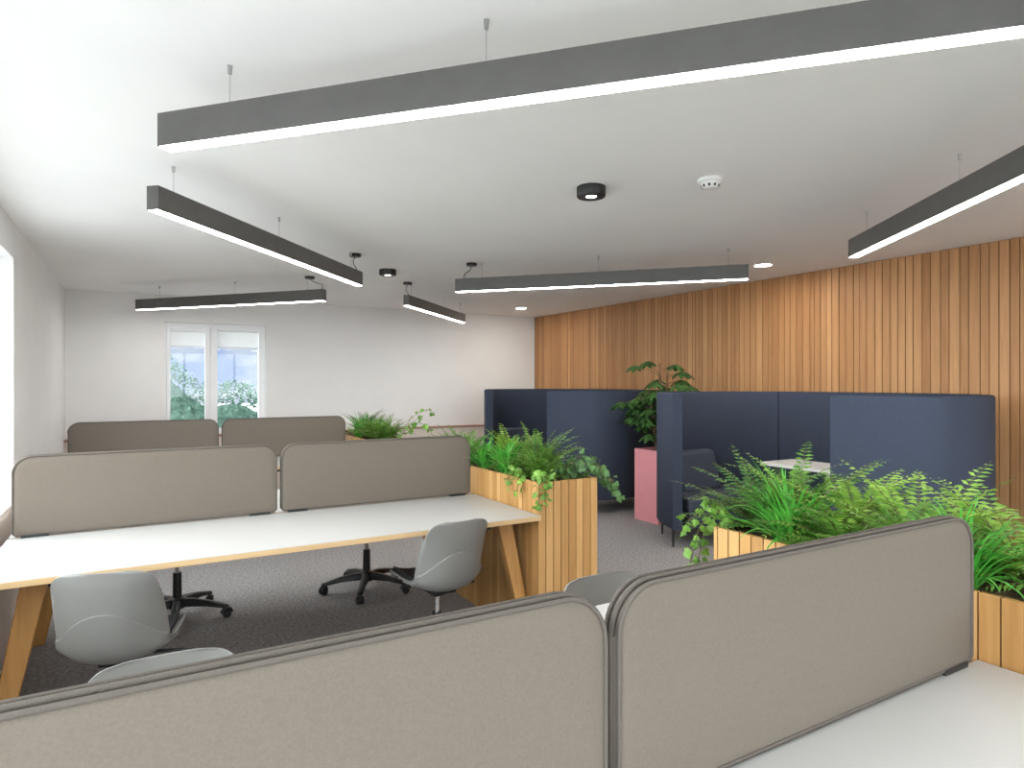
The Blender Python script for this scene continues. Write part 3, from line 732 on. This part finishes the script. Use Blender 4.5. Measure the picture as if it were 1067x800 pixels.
# ------------------------------------------------------------------ pink planter with umbrella plant
PX0, PX1, PY0, PY1, PZ = 4.66, 5.04, 4.98, 5.35, .765
t = thing('plant_pot', 'tall square pink metal planter standing between the two booths', 'planter', ((PX0 + PX1) / 2, (PY0 + PY1) / 2, 0))
mb = MB(); th = .012
mb.box(PX0, PX1, PY0, PY0 + th, 0, PZ).box(PX0, PX1, PY1 - th, PY1, 0, PZ).box(PX0, PX0 + th, PY0 + th, PY1 - th, 0, PZ).box(PX1 - th, PX1, PY0 + th, PY1 - th, 0, PZ)
mb.build('pot_wall', M['pink'], t, True, bevel=.003, smooth=False)
MB().box(PX0 + th, PX1 - th, PY0 + th, PY1 - th, .02, PZ - .03).build('soil', M['soil'], t, True, smooth=False)['kind'] = 'stuff'
def umbrella_plant():
    cx, cy = (PX0 + PX1) / 2, (PY0 + PY1) / 2
    t = thing('umbrella_plant', 'dark leafy umbrella plant growing in the pink planter, rising above the booths', 'plant', (cx, cy, PZ - .03))
    rn = random.Random(8); mb = MB(); st = MB(); tk = MB()
    def ok(p):
        if p.z < 1.40:
            for y0 in (3.45, 6.98):
                if ((p.x - 4.96) / .97) ** 2 + ((p.y - y0) / 1.40) ** 2 < 1: return False
        return p.x < XR - .03
    stems = []
    for dx, dy, top in ((0, 0, 1.68), (.05, .05, 1.55), (-.06, .03, 1.36), (.02, -.06, 1.58)):
        path = catmull([(cx + dx * .5, cy + dy * .5, PZ - .04), (cx + dx, cy + dy, 1.05), (cx + dx * 1.6, cy + dy * 1.4, top)], 10); stems.append(path)
        tk.tube(path, lambda q: .013 - .006 * q, 8)
    cnt = 0; tries = 0
    while cnt < 62 and tries < 1500:
        tries += 1
        path = rn.choice(stems); q = path[rn.randrange(5, len(path))]; az = rn.uniform(0, 6.28); el = rn.uniform(.1, 1.0); l = rn.uniform(.14, .34)
        hub = q + Vector((math.cos(az) * math.cos(el), math.sin(az) * math.cos(el), math.sin(el) * .7)) * l
        if hub.z > 1.75 or not ok(hub + Vector((math.cos(az), math.sin(az), 0)) * .08): continue
        cnt += 1
        st.tube([q, q.lerp(hub, .5) + UP * .015, hub], .0028, 5)
        nl = rn.choice((7, 8, 9)); a0 = rn.uniform(0, 6.28); tilt = Vector((math.cos(az), math.sin(az), 0)) * .35
        for k in range(nl):
            a = a0 + 6.283 * k / nl; ln = rn.uniform(.12, .18); wd = ln * .36
            d = Vector((math.cos(a), math.sin(a), -.12)); s = Vector((-math.sin(a), math.cos(a), 0)); vs_ = []; p = hub.copy()
            for i in range(6):
                f = i / 5; hw = wd * math.sin(math.pi * (.06 + .92 * f)) ** .8 * .5 + .001
                vs_ += [p - s * hw - UP * hw * .25, p.copy(), p + s * hw - UP * hw * .25]
                d = (d + Vector((0, 0, -.17 - .10 * tilt.dot(d)))).normalized(); p = p + d * (ln / 5)
            mb.add(vs_, [f_ for i in range(5) for f_ in ((3 * i, 3 * i + 1, 3 * i + 4, 3 * i + 3), (3 * i + 1, 3 * i + 2, 3 * i + 5, 3 * i + 4))])
    mb.build('foliage', M['tree_leaf'], t, True, smooth=False, fix=False); st.build('leaf_stalks', M['stem'], t, True); tk.build('trunk', M['bark'], t, True)
umbrella_plant()

# ------------------------------------------------------------------ ceiling fittings
def pendant(A, B, side, label, wires, rose=None, cable_to=None):
    """A, B: ends of the housing's camera-facing face; side: unit vector from that face to the axis"""
    A = Vector((A[0], A[1], 0)); B = Vector((B[0], B[1], 0)); d = (B - A).normalized(); nrm = Vector((-d.y, d.x, 0))
    if nrm.dot(Vector((side[0], side[1], 0))) < 0: nrm = -nrm
    a = A + nrm * .0325; b = B + nrm * .0325; L = (b - a).length; mid = (a + b) / 2
    t = thing('pendant_light', label, 'ceiling light', (mid.x, mid.y, CEIL), math.atan2(d.y, d.x), 'linear pendant lights')
    zt, zb, h = 2.455 - CEIL, 2.335 - CEIL, .0325
    hb = MB().box(-L / 2, L / 2, -h, -h + .004, zb, zt).box(-L / 2, L / 2, h - .004, h, zb, zt).box(-L / 2, L / 2, -h + .004, h - .004, zt - .004, zt)
    hb.box(-L / 2, -L / 2 + .004, -h + .004, h - .004, zb, zt - .004).box(L / 2 - .004, L / 2, -h + .004, h - .004, zb, zt - .004)
    hb.build('housing', M['housing'], t, smooth=False)
    MB().box(-L / 2 + .0045, L / 2 - .0045, -h + .0045, h - .0045, zb - .003, zb + .006).build('diffuser', M['diffuser'], t, bevel=.002)
    for f in wires:
        x = -L / 2 + f * L
        wr = MB().cyl((x, 0, zt), (x, 0, -.028), .0013, n=8).cyl((x, 0, zt), (x, 0, zt + .012), .005, n=10).build('suspension_wire', M['steel'], t)
        MB().cyl((x, 0, -.030), (x, 0, 0), .0065, .0085, 14).build('wire_grip', M['steel'], wr)
    if rose is not None:
        x = -L / 2 + rose * L
        rs = MB().lathe([(.046, -.026), (.05, -.022), (.05, 0)], 28, (x, 0)).build('ceiling_rose', M['black'], t)
        xe = -L / 2 + cable_to * L; s = .02
        MB().tube(catmull([(x, 0, -.026), (x + (xe - x) * .3, s, -.06), (x + (xe - x) * .9, s, -.09), (xe, 0, -.125), (xe, 0, zt)], 6), .0035, 8).build('cable', M['black'], t)
    return t
pendant((.060, 2.673), (2.04, .505), (.74, .67), 'longest and nearest linear pendant light across the top of the picture', (.10, .43, .85))
pendant((.086, 3.643), (1.72, 5.58), (-.76, .64), 'linear pendant light at upper left slanting down to the right', (.06, .47, .93), .965, .975)
pendant((-.03, 8.752), (1.663, 6.786), (.76, .65), 'linear pendant light hanging in front of the far window', (.13, .55, .92), .93, .99)
pendant((2.602, 6.744), (4.046, 8.264), (-.72, .69), 'short looking linear pendant light in the centre, farthest from the camera', (.07, .60, .93), .02, .03)
pendant((2.583, 5.501), (4.357, 3.592), (.74, .67), 'linear pendant light in the centre, hanging before the timber wall', (.10, .52, .94), .06, .03)
pendant((4.22, 2.645), (2.63, .505), (.80, -.60), 'linear pendant light at right, running out of the frame', (.08, .47, .92))

for x, y, lab in ((2.256, 2.964, 'larger looking black round surface spotlight near the ceiling centre'), (2.147, 6.141, 'black round surface spotlight farther back, above the middle desk row')):
    t = thing('surface_spotlight', lab, 'ceiling light', (x, y, CEIL), 0, 'black surface spotlights')
    MB().lathe([(.030, -.050), (.034, -.058), (.078, -.058), (.083, -.052), (.083, 0)], 36).build('housing', M['black'], t)
    MB().lathe([(.029, -.054), (.029, -.050)], 24).build('lens', M['lens'], t)
for x, y, lab in ((5.158, 4.085, 'round recessed downlight close to the timber wall, right of the pendant'), (4.98, 8.27, 'small looking round recessed downlight at the far corner by the timber wall')):
    t = thing('downlight', lab, 'ceiling light', (x, y, CEIL), 0, 'recessed downlights')
    MB().lathe([(.070, -.001), (.072, -.006), (.085, -.006), (.088, -.002), (.088, 0)], 36).build('trim_ring', M['white'], t)
    MB().lathe([(.071, -.004), (.071, -.001)], 32).build('lens', M['down_lens'], t)
t = thing('smoke_detector', 'round white smoke detector on the ceiling right of the black spotlight', 'smoke detector', (2.742, 2.519, CEIL))
MB().lathe([(.030, -.052), (.042, -.048), (.050, -.036), (.058, -.020), (.068, -.016), (.070, -.008), (.070, 0)], 36).build('body', M['white'], t)
sl = MB()
for k in range(10):
    a = 2 * math.pi * k / 10; d = Vector((math.cos(a), math.sin(a), 0)); s = Vector((-math.sin(a), math.cos(a), 0)); c = d * .0465 + UP * -.042
    sl.add([c - s * .006 + UP * .009 + d * .006, c + s * .006 + UP * .009 + d * .006, c + s * .006 - UP * .004, c - s * .006 - UP * .004], [(0, 1, 2, 3)])
sl.build('vent_slots', M['slot'], t, smooth=False)
